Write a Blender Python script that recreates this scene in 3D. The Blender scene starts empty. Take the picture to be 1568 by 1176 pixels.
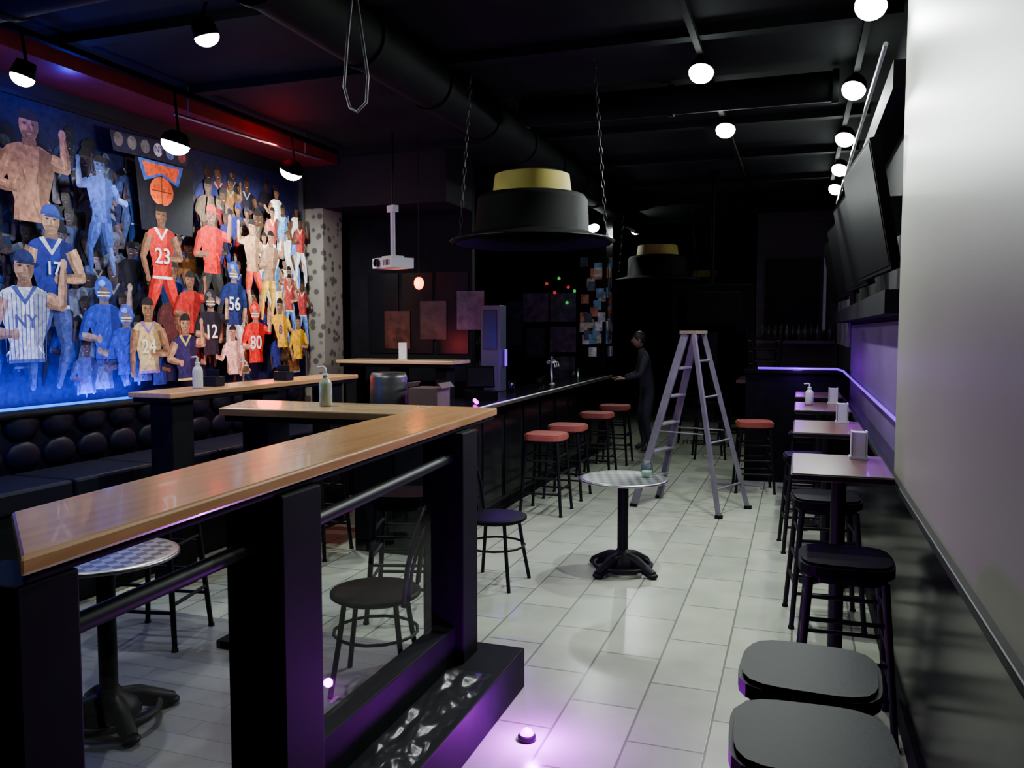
import bpy, math, random
from mathutils import Vector, Matrix, Euler, noise
random.seed(7)
D=bpy.data; S=bpy.context.scene
def link(o): S.collection.objects.link(o); return o
# ------------------------------------------------------------ materials
MC={}
def mat(name,col,rough=.6,metal=0,var=0,vscale=8,bump=0,bscale=60,emit=None,estr=0,coat=0,spec=.5):
    if name in MC: return MC[name]
    m=D.materials.new(name); m.use_nodes=True; nt=m.node_tree; n=nt.nodes; b=n['Principled BSDF']
    b.inputs['Base Color'].default_value=(*col,1); b.inputs['Roughness'].default_value=rough
    b.inputs['Metallic'].default_value=metal; b.inputs['Coat Weight'].default_value=coat
    b.inputs['Specular IOR Level'].default_value=spec
    if emit: b.inputs['Emission Color'].default_value=(*emit,1); b.inputs['Emission Strength'].default_value=estr
    if var or bump:
        tc=n.new('ShaderNodeTexCoord'); 
    if var:
        t=n.new('ShaderNodeTexNoise'); t.inputs['Scale'].default_value=vscale; t.inputs['Detail'].default_value=5
        r=n.new('ShaderNodeValToRGB'); e=r.color_ramp.elements
        e[0].position=.3;e[1].position=.7
        e[0].color=(*[max(0,c*(1-var)) for c in col],1); e[1].color=(*[min(1,c*(1+var)) for c in col],1)
        nt.links.new(tc.outputs['Object'],t.inputs['Vector']); nt.links.new(t.outputs['Fac'],r.inputs['Fac'])
        nt.links.new(r.outputs['Color'],b.inputs['Base Color'])
    if bump:
        t2=n.new('ShaderNodeTexNoise'); t2.inputs['Scale'].default_value=bscale
        bp=n.new('ShaderNodeBump'); bp.inputs['Strength'].default_value=bump; bp.inputs['Distance'].default_value=.01
        nt.links.new(tc.outputs['Object'],t2.inputs['Vector']); nt.links.new(t2.outputs['Fac'],bp.inputs['Height'])
        nt.links.new(bp.outputs['Normal'],b.inputs['Normal'])
    MC[name]=m; return m
def glassmat(name,tint=(.9,.93,.95),base=.04,frost=0.03,amt=.35):
    # thin sheet: mostly see-through, mirror-like only towards grazing angles (same from both faces)
    m=D.materials.new(name); m.use_nodes=True; nt=m.node_tree; n=nt.nodes; n.remove(n['Principled BSDF'])
    tr=n.new('ShaderNodeBsdfTransparent'); tr.inputs[0].default_value=(*tint,1)
    gl=n.new('ShaderNodeBsdfGlossy'); gl.inputs['Roughness'].default_value=frost
    lw=n.new('ShaderNodeLayerWeight'); lw.inputs[0].default_value=.5
    pw=n.new('ShaderNodeMath'); pw.operation='POWER'; pw.inputs[1].default_value=4
    mu=n.new('ShaderNodeMath'); mu.operation='MULTIPLY_ADD'; mu.inputs[1].default_value=amt; mu.inputs[2].default_value=base
    mx=n.new('ShaderNodeMixShader')
    nt.links.new(lw.outputs['Facing'],pw.inputs[0]); nt.links.new(pw.outputs[0],mu.inputs[0]); nt.links.new(mu.outputs[0],mx.inputs[0])
    nt.links.new(tr.outputs[0],mx.inputs[1]); nt.links.new(gl.outputs[0],mx.inputs[2])
    nt.links.new(mx.outputs[0],n['Material Output'].inputs[0]); return m
def woodmat(name,c1,c2,rough=.25,axis=1,scale=3):
    m=D.materials.new(name); m.use_nodes=True; nt=m.node_tree; n=nt.nodes; b=n['Principled BSDF']
    tc=n.new('ShaderNodeTexCoord'); mp=n.new('ShaderNodeMapping')
    sc=[14,14,14]; sc[axis]=.7; mp.inputs['Scale'].default_value=sc
    t=n.new('ShaderNodeTexNoise'); t.inputs['Scale'].default_value=scale; t.inputs['Detail'].default_value=6; t.inputs['Distortion'].default_value=.6
    r=n.new('ShaderNodeValToRGB'); r.color_ramp.elements[0].color=(*c1,1); r.color_ramp.elements[1].color=(*c2,1)
    r.color_ramp.elements[0].position=.35; r.color_ramp.elements[1].position=.65
    nt.links.new(tc.outputs['Object'],mp.inputs['Vector']); nt.links.new(mp.outputs[0],t.inputs['Vector'])
    nt.links.new(t.outputs['Fac'],r.inputs['Fac']); nt.links.new(r.outputs[0],b.inputs['Base Color'])
    b.inputs['Roughness'].default_value=rough; b.inputs['Coat Weight'].default_value=.2; return m
def brickmat(name,c1,c2,mortar,w,h,rough,rotz=0,ms=.006,offset=.5,bump=.2,plane='XY',var=.15):
    m=D.materials.new(name); m.use_nodes=True; nt=m.node_tree; n=nt.nodes; b=n['Principled BSDF']
    tc=n.new('ShaderNodeTexCoord'); mp=n.new('ShaderNodeMapping')
    rot=[0,0,rotz]
    if plane=='XZ': rot=[math.radians(-90),0,0]
    mp.inputs['Rotation'].default_value=rot
    t=n.new('ShaderNodeTexBrick'); t.inputs['Scale'].default_value=1; t.inputs['Color1'].default_value=(*c1,1); t.inputs['Color2'].default_value=(*c2,1)
    t.inputs['Mortar'].default_value=(*mortar,1); t.inputs['Mortar Size'].default_value=ms; t.inputs['Brick Width'].default_value=w; t.inputs['Row Height'].default_value=h; t.offset=offset
    t.inputs['Mortar Smooth'].default_value=.2
    ns=n.new('ShaderNodeTexNoise'); ns.inputs['Scale'].default_value=3.5; ns.inputs['Detail'].default_value=6
    mr=n.new('ShaderNodeMapRange'); mr.inputs[3].default_value=1-var; mr.inputs[4].default_value=1+var
    mx=n.new('ShaderNodeMix'); mx.data_type='RGBA'; mx.blend_type='MULTIPLY'; mx.inputs[0].default_value=1
    nt.links.new(tc.outputs['Object'],mp.inputs[0]); nt.links.new(mp.outputs[0],t.inputs['Vector'])
    nt.links.new(tc.outputs['Object'],ns.inputs['Vector']); nt.links.new(ns.outputs['Fac'],mr.inputs[0])
    nt.links.new(t.outputs['Color'],mx.inputs[6]); nt.links.new(mr.outputs[0],mx.inputs[7]); nt.links.new(mx.outputs[2],b.inputs['Base Color'])
    b.inputs['Roughness'].default_value=rough
    bp=n.new('ShaderNodeBump'); bp.inputs['Strength'].default_value=bump; bp.inputs['Distance'].default_value=.004; bp.invert=True
    nt.links.new(t.outputs['Fac'],bp.inputs['Height']); nt.links.new(bp.outputs[0],b.inputs['Normal'])
    return m
def checkmetal(name):
    m=D.materials.new(name); m.use_nodes=True; nt=m.node_tree; n=nt.nodes; b=n['Principled BSDF']
    tc=n.new('ShaderNodeTexCoord'); mp=n.new('ShaderNodeMapping'); mp.inputs['Rotation'].default_value=(0,0,.785)
    t=n.new('ShaderNodeTexChecker'); t.inputs['Scale'].default_value=22; t.inputs[1].default_value=(.4,.42,.42,1); t.inputs[2].default_value=(.14,.15,.15,1)
    nt.links.new(tc.outputs['Object'],mp.inputs[0]); nt.links.new(mp.outputs[0],t.inputs[0]); nt.links.new(t.outputs[0],b.inputs['Base Color'])
    b.inputs['Metallic'].default_value=.8; b.inputs['Roughness'].default_value=.28; return m
def spotmat(name):
    m=D.materials.new(name); m.use_nodes=True; nt=m.node_tree; n=nt.nodes; b=n['Principled BSDF']
    tc=n.new('ShaderNodeTexCoord'); t=n.new('ShaderNodeTexVoronoi'); t.inputs['Scale'].default_value=11
    r=n.new('ShaderNodeValToRGB'); r.color_ramp.elements[0].color=(.04,.035,.03,1); r.color_ramp.elements[1].color=(.16,.15,.12,1)
    r.color_ramp.elements[0].position=.28; r.color_ramp.elements[1].position=.42
    nt.links.new(tc.outputs['Object'],t.inputs['Vector']); nt.links.new(t.outputs['Distance'],r.inputs['Fac']); nt.links.new(r.outputs[0],b.inputs['Base Color'])
    b.inputs['Roughness'].default_value=.7; return m

black=mat('black_paint',(.005,.005,.007),.65,var=.3,spec=.08)
blackg=mat('black_gloss',(.004,.004,.006),.2,bump=.03,bscale=4,spec=.2)
blackm=mat('black_metal',(.006,.006,.008),.5,spec=.15)
screen=mat('dark_screen',(.003,.003,.004),.35,spec=.08)
vinyl=mat('black_vinyl',(.003,.003,.005),.5,bump=.06,bscale=90,spec=.05)
bluevinyl=mat('dark_vinyl',(.005,.005,.012),.5,bump=.05,spec=.1)
darkceil=mat('ceiling_black',(.009,.011,.010),.85,var=.3,vscale=2,spec=.08)
darkwall=mat('wall_black',(.010,.008,.011),.65,var=.3,vscale=2,spec=.15)
maroon=mat('soffit_red',(.10,.006,.010),.6,var=.2,spec=.2)
grey=mat('wall_grey_paint',(.215,.212,.172),.45,var=.04,vscale=1.5,bump=.015,bscale=120,spec=.25)
wallglow=mat('wall_purple_glow_tint',(.09,.05,.15),.6,var=.1)  # purple glow of the LED strip tinted into the wall colour
steel=mat('steel',(.4,.4,.4),.3,metal=1)
alu=mat('aluminium',(.15,.14,.17),.5,metal=.2,var=.2)
ductm=mat('duct_metal',(.005,.0055,.0055),.75,var=.3,vscale=3,spec=.06)
white=mat('white_plastic',(.45,.45,.45),.4,var=.03)
paper=mat('paper',(.55,.53,.5),.8,var=.25,vscale=10)
redv=mat('red_vinyl',(.28,.07,.05),.5,bump=.04,spec=.25)
yel=mat('yellow_band',(.17,.14,.03),.7,var=.15,spec=.1)
cardb=mat('cardboard',(.07,.04,.03),.8,var=.15)
pend=mat('lamp_black',(.0018,.0018,.002),.7,spec=.03)
amber=mat('amber_bulb',(1,.3,.05),.4,emit=(1,.10,.0),estr=12)
bulbw=mat('lamp_white',(1,1,1),.4,emit=(.88,1,.96),estr=60)
ledp=mat('led_purple',(.1,.0,.3),.4,emit=(.20,.0,1),estr=1.5)
ledm=mat('led_magenta',(.3,.0,.3),.4,emit=(.9,.0,1),estr=6)
ledb=mat('led_blue',(.0,.1,.4),.4,emit=(.0,.12,1),estr=3)
gred=mat('dot_red',(1,0,0),.4,emit=(1,.05,.1),estr=.5); ggrn=mat('dot_green',(0,1,0),.4,emit=(.1,1,.2),estr=.5)
counterw=woodmat('counter_wood',(.42,.21,.085),(.52,.28,.125),.22,axis=1)
counterx=woodmat('counter_wood_cross',(.32,.21,.11),(.46,.32,.17),.25,axis=0)
redwood=woodmat('red_wood',(.065,.022,.02),(.10,.038,.032),.35,axis=0)
tile=brickmat('tile_floor',(.31,.335,.265),(.385,.41,.325),(.14,.145,.12),.6,.32,.25,rotz=math.pi/2,ms=.006,var=.28)
woodf=brickmat('plank_floor',(.12,.12,.125),(.16,.16,.165),(.05,.05,.05),1.2,.13,.4,rotz=.0,ms=.002,var=.35)
stone=spotmat('patterned_panel')
brick=brickmat('brick_wall',(.045,.025,.03),(.06,.035,.04),(.03,.025,.03),.22,.075,.7,plane='XZ',ms=.008)
chk=checkmetal('patterned_metal')
glass=glassmat('clear_glass',(.93,.94,.96),.02,.02,amt=.25)
plastic=glassmat('plastic_film',(.97,.97,.98),.03,.25,amt=.3)
bottleg=glassmat('bottle_glass',(.75,.85,.82),.08,.05,amt=.6)

# ------------------------------------------------------------ builder
class B:
    def __init__(s): s.v=[];s.f=[];s.mi=[];s.sm=[];s.mats=[]
    def add(s,vs,fs,m,smooth=False,M=None):
        o=len(s.v)
        if m not in s.mats: s.mats.append(m)
        k=s.mats.index(m)
        for p in vs:
            p=Vector(p); s.v.append(tuple(M@p) if M else tuple(p))
        for f in fs: s.f.append([i+o for i in f]); s.mi.append(k); s.sm.append(smooth)
    def box(s,c,d,m,rot=(0,0,0)):
        M=Matrix.Translation(c)@Euler(rot).to_matrix().to_4x4()
        x,y,z=[q/2 for q in d]
        vs=[(-x,-y,-z),(x,-y,-z),(x,y,-z),(-x,y,-z),(-x,-y,z),(x,-y,z),(x,y,z),(-x,y,z)]
        s.add(vs,[(0,3,2,1),(4,5,6,7),(0,1,5,4),(1,2,6,5),(2,3,7,6),(3,0,4,7)],m,M=M)
    def bx(s,x0,x1,y0,y1,z0,z1,m): s.box(((x0+x1)/2,(y0+y1)/2,(z0+z1)/2),(x1-x0,y1-y0,z1-z0),m)
    def prism(s,poly,z0,z1,m,M=None):
        n=len(poly); vs=[(x,y,z0) for x,y in poly]+[(x,y,z1) for x,y in poly]
        fs=[tuple(reversed(range(n))),tuple(range(n,2*n))]+[(i,(i+1)%n,n+(i+1)%n,n+i) for i in range(n)]
        s.add(vs,fs,m,M=M)
    def tube(s,pts,r,m,seg=10,closed=False):
        pts=[Vector(p) for p in pts]; n=len(pts); rs=r if isinstance(r,(list,tuple)) else [r]*n
        up=None; vs=[];fs=[]
        for i,p in enumerate(pts):
            if closed: t=(pts[(i+1)%n]-pts[i-1])
            else: t=pts[min(i+1,n-1)]-pts[max(i-1,0)]
            t.normalize()
            if up is None: up=t.orthogonal().normalized()
            else:
                up=up-t*up.dot(t)
                up=up.normalized() if up.length>1e-6 else t.orthogonal().normalized()
            w=t.cross(up)
            for k in range(seg):
                a=2*math.pi*k/seg; vs.append(p+(up*math.cos(a)+w*math.sin(a))*rs[i])
        m_=n if closed else n-1
        for i in range(m_):
            j=(i+1)%n
            for k in range(seg):
                l=(k+1)%seg; fs.append((i*seg+k,i*seg+l,j*seg+l,j*seg+k))
        s.add(vs,fs,m,True)
        if not closed: s.add(vs[:seg],[tuple(reversed(range(seg)))],m); s.add(vs[-seg:],[tuple(range(seg))],m)
    def lathe(s,prof,c,m,seg=28,M=None,smooth=True):
        vs=[];fs=[];n=len(prof)
        for r,z in prof:
            for k in range(seg):
                a=2*math.pi*k/seg; vs.append((r*math.cos(a),r*math.sin(a),z))
        for i in range(n-1):
            for k in range(seg):
                l=(k+1)%seg; fs.append((i*seg+k,i*seg+l,(i+1)*seg+l,(i+1)*seg+k))
        T=Matrix.Translation(c)@(M if M else Matrix.Identity(4))
        s.add(vs,fs,m,smooth,T)
    def sph(s,c,r,m,sc=(1,1,1),seg=16,rings=10):
        prof=[(max(1e-4,math.sin(math.pi*i/rings))*r,-math.cos(math.pi*i/rings)*r) for i in range(rings+1)]
        s.lathe(prof,c,m,seg,Matrix.Diagonal((*sc,1)))
    def obj(s,name,loc=(0,0,0),rz=0,bevel=0,parent=None,seg=2):
        me=D.meshes.new(name); me.from_pydata(s.v,[],s.f)
        for m in s.mats: me.materials.append(m)
        me.polygons.foreach_set('material_index',s.mi); me.polygons.foreach_set('use_smooth',s.sm); me.update()
        o=link(D.objects.new(name,me)); o.location=loc; o.rotation_euler=(0,0,rz)
        if bevel:
            b=o.modifiers.new('bevel','BEVEL'); b.width=bevel; b.segments=seg; b.limit_method='ANGLE'; b.angle_limit=math.radians(40)
        if parent: o.parent=parent
        return o
def copy(o,loc,rz=0):
    c=link(D.objects.new(o.name.split('.')[0],o.data)); c.location=loc; c.rotation_euler=(0,0,rz)
    for m in o.modifiers:
        k=c.modifiers.new(m.name,m.type)
        if m.type=='BEVEL': k.width=m.width;k.segments=m.segments;k.limit_method='ANGLE';k.angle_limit=m.angle_limit
    return c
def boxobj(name,x0,x1,y0,y1,z0,z1,m,bevel=0):
    b=B(); b.bx(x0,x1,y0,y1,z0,z1,m); return b.obj(name,bevel=bevel)

XL,XR=-4.8,.55; YB,YF=-1.6,19; ZC=3.46
# ------------------------------------------------------------ shell
boxobj('floor',XL-.1,XR+.1,YB-.1,YF+.1,-.1,0,tile)
boxobj('floor_wood',XL,-1.48,YB,3.95,.0,.006,woodf)
boxobj('ceiling',XL-.1,XR+.1,YB-.1,YF+.1,ZC,ZC+.1,darkceil)
boxobj('wall_left',XL-.12,XL,YB,YF,0,ZC,darkwall)
boxobj('wall_back',XL,XR,YF,YF+.12,0,ZC,darkwall)
boxobj('wall_front',XL,XR,YB-.12,YB,0,ZC,darkwall)
boxobj('wall_right',XR,XR+.12,YB,YF,0,ZC,darkwall)
boxobj('wall_right_panel',.45,XR,YB,4.35,1.0,ZC,grey,bevel=.006)
boxobj('wall_right_wainscot',.46,XR,YB,9.6,0,1.0,blackg)
boxobj('wall_right_glow_tint',.535,XR,4.35,9.6,1.0,1.75,wallglow)  # low wall strip carrying the LED's purple glow in its colour
boxobj('trim_1',.425,.46,YB,9.6,.985,1.015,blackm,bevel=.005)
boxobj('baseboard_right',.44,.46,YB,9.6,0,.12,black)

# ---------------------------------------------------------- counter
b=B()
b.prism([(-1.285,1.07),(-1.455,3.98),(-1.80,3.98),(-1.80,3.2),(-1.63,1.34)],1.262,1.30,counterw)
b.prism([(-1.30,1.09),(-1.465,3.96),(-1.79,3.96),(-1.79,3.2),(-1.62,1.36)],1.242,1.262,black)
c=b.obj('wooden_counter',bevel=.008)
b=B()
for y0,y1,xx in((1.08,1.22,-1.33),(1.93,2.13,-1.36),(3.38,3.56,-1.42)):
    b.bx(xx-.17,xx+.02,y0,y1,0,1.24,black)
b.bx(-1.75,-1.69,3.7,3.9,0,1.24,black)
# lower rails
b.tube([(-1.40,1.2,1.09),(-1.42,1.95,1.10)],.022,blackm); b.tube([(-1.42,2.1,1.10),(-1.46,3.4,1.13)],.022,blackm)
b.bx(-1.5,-1.40,1.2,1.95,0,.36,black); b.bx(-1.54,-1.44,2.1,3.4,0,.36,black)
b.bx(-1.5,-1.20,1.2,3.66,0,.19,black)
post=b.obj('counter_frame',bevel=.006)
b=B()
for x,y0,y1,z1 in((-1.45,1.22,1.93,1.09),(-1.48,2.13,3.38,1.11)):
    b.add([(x,y0,.36),(x,y1,.36),(x,y1,z1),(x,y0,z1)],[(0,1,2,3)],glass)
b.obj('glass_partition')
b=B()
b.prism([(-2.80,3.5),(-1.80,3.55),(-1.80,3.98),(-2.98,3.98)],1.262,1.30,counterx)
b.prism([(-2.78,3.52),(-1.80,3.57),(-1.80,3.96),(-2.95,3.96)],1.23,1.262,black)
b.bx(-2.78,-2.62,3.66,3.86,0.006,1.23,black)
b.bx(-2.9,-2.5,3.56,3.94,0.006,.05,black)
b.obj('bar_table',bevel=.006)
b=B()
b.bx(-4.06,-3.72,4.2,6.55,1.265,1.30,counterw); b.bx(-4.04,-3.74,4.22,6.53,1.235,1.265,black)
for y in(4.4,5.35,6.3): b.bx(-3.98,-3.8,y-.1,y+.1,0.006,1.235,black); 
b.obj('drink_ledge',bevel=.006)
b=B(); b.bx(-4.40,-3.12,7.3,7.75,1.365,1.40,counterx); b.bx(-4.38,-3.16,7.33,7.72,1.33,1.365,black)
for x in(-4.3,-3.8,-3.3): b.bx(x-.06,x+.06,7.42,7.62,0,1.33,black)
b.obj('high_table',bevel=.006)

# ---------------------------------------------------------- banquette
b=B()
b.bx(XL+.01,-4.2,.5,7.2,0.006,.66,black); 
for i in range(10):
    y=.5+i*.67; b.bx(XL+.12,-4.15,y+.005,y+.665,.66,.79,bluevinyl)
b.bx(XL+.01,XL+.06,.5,7.2,.66,1.16,bluevinyl)
for i in range(24):
    for j in range(2):
        b.sph((XL+.07,.64+i*.279,.88+j*.2),.13,bluevinyl,(.35,1.05,.78),12,8)
b.bx(XL+.01,XL+.13,.5,7.25,1.13,1.18,black)
b.obj('banquette',bevel=.02)
b=B(); b.bx(XL+.02,XL+.05,3.0,5.05,1.182,1.197,ledb); b.obj('blue_led_strip')

# ---------------------------------------------------------- mural
class Mural:
    def __init__(s): s.v=[];s.f=[];s.c=[];s.L=0
    def poly(s,pts,col,lift=True):
        if lift: s.L+=1
        x=XL+.012+s.L*.000010; o=len(s.v)
        s.v+=[(x,p[0],p[1]) for p in pts]; s.f.append(list(range(o,o+len(pts)))); s.c.append(col)
    def ell(s,y,z,ry,rz,col,a0=0,a1=360,n=18):
        s.poly([(y+ry*math.cos(math.radians(a0+(a1-a0)*i/n)),z+rz*math.sin(math.radians(a0+(a1-a0)*i/n))) for i in range(n if a1-a0>=360 else n+1)],col)
    def limb(s,p,w,col):
        for i in range(len(p)-1):
            a=Vector(p[i]);c=Vector(p[i+1]);d=(c-a).normalized();q=Vector((-d.y,d.x))
            mid=a.lerp(c,.4); wm=w[i]*1.08
            s.poly([a+q*w[i]/2,a-q*w[i]/2,mid-q*wm/2,c-q*w[i+1]/2,c+q*w[i+1]/2,mid+q*wm/2],col)
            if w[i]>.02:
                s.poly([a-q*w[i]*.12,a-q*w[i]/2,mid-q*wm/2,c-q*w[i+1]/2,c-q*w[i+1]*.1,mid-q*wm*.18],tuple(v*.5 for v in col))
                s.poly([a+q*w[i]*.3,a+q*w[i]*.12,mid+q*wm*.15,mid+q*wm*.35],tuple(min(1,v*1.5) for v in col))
            s.ell(c.x,c.y,w[i+1]/2,w[i+1]/2,tuple(v*.8 for v in col),n=10)
    def fig(s,y,z,h,top,skin=(.35,.19,.12),bot=None,cap=None,helmet=None,arms=1,lean=0,legs=True,trim=None):
        bot=bot or top; sk2=tuple(c*.5 for c in skin); hair=(.012,.01,.01)
        sh=z-h*.85; w=h*1.0; hip=sh-h*2.2
        if lean==0: lean=random.uniform(-.5,.5)
        if legs:
            for sd in(-1,1):
                kx=y+lean*h+sd*h*(.45+random.random()*.6)
                s.limb([(y+lean*h*.6+sd*h*.3,hip+.1*h),(kx,hip-h*1.4)],[h*.72,h*.45],bot)
                s.limb([(kx,hip-h*1.3),(kx+sd*h*random.uniform(-.5,.4),hip-h*2.7)],[h*.4,h*.22],skin if random.random()<.5 else bot)
        ox=lean*h
        s.poly([(y-w,sh-.15*h),(y-w*.8,sh+.08*h),(y-w*.4,sh+.24*h),(y+w*.4,sh+.24*h),(y+w*.8,sh+.08*h),(y+w,sh-.15*h),(y+w*.78+ox*.3,sh-1.0*h),(y+w*.6+ox*.5,sh-1.6*h),(y+w*.66+ox*.6,hip),(y-w*.66+ox*.6,hip),(y-w*.6+ox*.5,sh-1.6*h),(y-w*.78+ox*.3,sh-1.0*h)],top)
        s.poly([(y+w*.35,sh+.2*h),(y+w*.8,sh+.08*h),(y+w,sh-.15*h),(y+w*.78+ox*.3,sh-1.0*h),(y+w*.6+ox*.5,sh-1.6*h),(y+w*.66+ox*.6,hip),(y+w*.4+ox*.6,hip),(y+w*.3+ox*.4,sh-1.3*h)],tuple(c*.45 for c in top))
        for k in range(9):
            fy=y+random.uniform(-.7,.6)*w+ox*.4; fz=sh-random.uniform(.3,2.0)*h; l=random.uniform(.2,.6)*h; a=random.uniform(-.8,.8)
            f_=random.choice([.45,.65,1.5])
            s.poly([(fy,fz),(fy+.05*h,fz-.02*h),(fy+l*a,fz-l),(fy+l*a*.6-.06*h,fz-l*.6)],tuple(min(1,c*f_) for c in top))
        if trim:
            s.poly([(y-w*.5,sh+.2*h),(y-w*.3,sh+.25*h),(y,sh-.2*h),(y+w*.3,sh+.25*h),(y+w*.45,sh+.22*h),(y,sh-.38*h)],trim)
            s.poly([(y-w*.66+ox*.6,hip+.12*h),(y+w*.66+ox*.6,hip+.12*h),(y+w*.66+ox*.6,hip),(y-w*.66+ox*.6,hip)],trim)
        for sd in(-1,1):
            mode=(arms+(sd>0))%4; j=lambda: random.uniform(-.15,.15)*h
            e={0:[(y+sd*w*1.12+j(),sh-1.2*h),(y+sd*w*.9+j(),sh-2.2*h)],1:[(y+sd*w*1.25,sh-1.15*h+j()),(y+sd*w*.3+j(),sh-1.2*h+j())],2:[(y+sd*w*1.4,sh-.3*h+j()),(y+sd*w*1.4+j(),sh+.9*h+j())],3:[(y+sd*w*1.25,sh-1.0*h+j()),(y+sd*w*1.8,sh-.9*h+j()*2)]}[mode]
            s.limb([(y+sd*w*.8,sh-.15*h),e[0]],[h*.5,h*.36],skin if trim else top)
            s.limb([e[0],e[1]],[h*.34,h*.2],skin); s.ell(e[1][0],e[1][1],h*.15,h*.19,skin,n=10)
        s.poly([(y-.22*h,z-.3*h),(y+.22*h,z-.3*h),(y+.28*h,sh+.2*h),(y-.28*h,sh+.2*h)],sk2)
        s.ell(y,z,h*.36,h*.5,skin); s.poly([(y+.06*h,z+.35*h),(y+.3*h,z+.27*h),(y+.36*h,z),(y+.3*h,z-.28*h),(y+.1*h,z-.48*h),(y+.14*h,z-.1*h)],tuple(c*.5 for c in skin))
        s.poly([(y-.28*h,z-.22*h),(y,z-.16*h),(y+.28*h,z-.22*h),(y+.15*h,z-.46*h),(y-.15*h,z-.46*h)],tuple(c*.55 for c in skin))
        if helmet:
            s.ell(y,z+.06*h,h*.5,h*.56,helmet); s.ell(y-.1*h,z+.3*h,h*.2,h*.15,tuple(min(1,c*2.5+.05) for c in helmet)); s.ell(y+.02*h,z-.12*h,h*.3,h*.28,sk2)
            for k in(-.1,-.25): s.limb([(y-.35*h,z+k*h),(y+.35*h,z+k*h)],[.05*h,.05*h],(.6,.6,.6))
        else:
            s.ell(y,z+.16*h,h*.39,h*.38,cap or hair,0,180,12)
            if cap: s.poly([(y-.1*h,z+.22*h),(y+.58*h,z+.12*h),(y+.56*h,z+.05*h),(y-.3*h,z+.1*h)],tuple(c*.6 for c in cap))
            for sd in(-1,1):
                s.ell(y+sd*.15*h,z+.03*h,.1*h,.06*h,sk2,n=8); s.ell(y+sd*.15*h,z+.02*h,.05*h,.03*h,(.01,.01,.01),n=8)
            s.poly([(y-.03*h,z),(y+.05*h,z),(y+.08*h,z-.16*h),(y-.05*h,z-.16*h)],sk2)
            s.poly([(y-.12*h,z-.27*h),(y+.12*h,z-.27*h),(y,z-.32*h)],(.3,.2,.18))
Mu=Mural()
MY0,MY1,MZ0,MZ1=1.4,7.28,1.2,3.2
Mu.poly([(MY0,MZ0),(MY1,MZ0),(MY1,MZ1),(MY0,MZ1)],(.008,.008,.035))
# crowd background
SK=[(.30,.14,.08),(.18,.08,.045),(.42,.24,.15),(.10,.05,.03)]
crowd=sorted([(random.uniform(MY0+.2,MY1-.2),random.uniform(1.5,3.08)) for i in range(230)],key=lambda p:-p[1])
for y,z in crowd:
    t=(y-3.9)/3.4
    tone=random.choice([(.01,.03,.16),(.01,.01,.06),(.06,.08,.26),(.008,.008,.02),(.02,.04,.3),(.12,.14,.26)]) if t<.45 else random.choice([(.20,.012,.015),(.02,.015,.03),(.24,.15,.09),(.04,.04,.06),(.012,.012,.02),(.24,.09,.02),(.03,.03,.22)])
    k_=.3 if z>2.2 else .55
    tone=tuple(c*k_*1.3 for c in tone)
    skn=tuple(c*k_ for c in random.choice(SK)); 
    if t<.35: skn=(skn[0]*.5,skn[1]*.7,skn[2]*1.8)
    hh=random.uniform(.08,.15); 
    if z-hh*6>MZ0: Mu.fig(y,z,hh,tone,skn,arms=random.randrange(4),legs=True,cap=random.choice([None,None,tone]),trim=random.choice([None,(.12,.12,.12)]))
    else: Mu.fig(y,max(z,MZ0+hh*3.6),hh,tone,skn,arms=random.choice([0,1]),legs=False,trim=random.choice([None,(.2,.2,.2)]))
# bright right column
for i in range(18):
    y=random.uniform(6.45,7.12); z=random.uniform(2.1,3.0)
    Mu.fig(y,z,.1,random.choice([(.85,.85,.8),(.1,.3,.65),(.8,.5,.08),(.9,.9,.9),(.5,.05,.05)]),random.choice(SK),arms=random.randrange(4),bot=random.choice([(.85,.85,.85),(.12,.25,.65)]),trim=(.85,.7,.3))
# badges, pennant and ball
Mu.poly([(4.72,3.12),(5.55,3.16),(5.5,3.0),(4.75,2.98)],(.012,.012,.03))
for k,cc in enumerate([(.10,.07,.07),(.12,.10,.10),(.11,.10,.10),(.5,.5,.55),(.1,.15,.4),(.2,.05,.05)]): Mu.ell(4.8+.13*k,3.07,.045,.05,cc)
Mu.poly([(4.95,2.98),(5.58,2.98),(5.55,2.45),(5.0,2.45)],(.005,.005,.01))
Mu.poly([(4.98,2.98),(5.46,2.98),(5.40,2.82),(5.22,2.88),(5.04,2.82)],(.05,.12,.5)); Mu.poly([(5.02,2.96),(5.42,2.96),(5.37,2.85),(5.22,2.90),(5.07,2.85)],(.95,.10,.02))
Mu.ell(5.22,2.76,.125,.11,(.95,.10,.01)); Mu.limb([(5.11,2.76),(5.33,2.76)],[.008,.008],(.1,.03,.01)); Mu.limb([(5.22,2.66),(5.22,2.86)],[.008,.008],(.1,.03,.01))
# featured athletes
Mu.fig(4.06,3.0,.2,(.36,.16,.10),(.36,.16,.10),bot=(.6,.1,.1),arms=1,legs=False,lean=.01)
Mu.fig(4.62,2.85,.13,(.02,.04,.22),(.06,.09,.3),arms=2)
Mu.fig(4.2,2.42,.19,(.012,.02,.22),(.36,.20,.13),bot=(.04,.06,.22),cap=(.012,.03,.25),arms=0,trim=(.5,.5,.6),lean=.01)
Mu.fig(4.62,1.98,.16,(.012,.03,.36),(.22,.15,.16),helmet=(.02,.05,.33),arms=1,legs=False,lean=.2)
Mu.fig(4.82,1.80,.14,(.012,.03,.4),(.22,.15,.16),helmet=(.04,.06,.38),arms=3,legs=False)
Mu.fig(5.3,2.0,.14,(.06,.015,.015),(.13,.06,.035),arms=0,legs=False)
Mu.fig(5.78,2.66,.16,(.50,.003,.006),(.20,.085,.05),bot=(.02,.02,.02),cap=(.5,.01,.02),arms=1,lean=.01)
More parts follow.
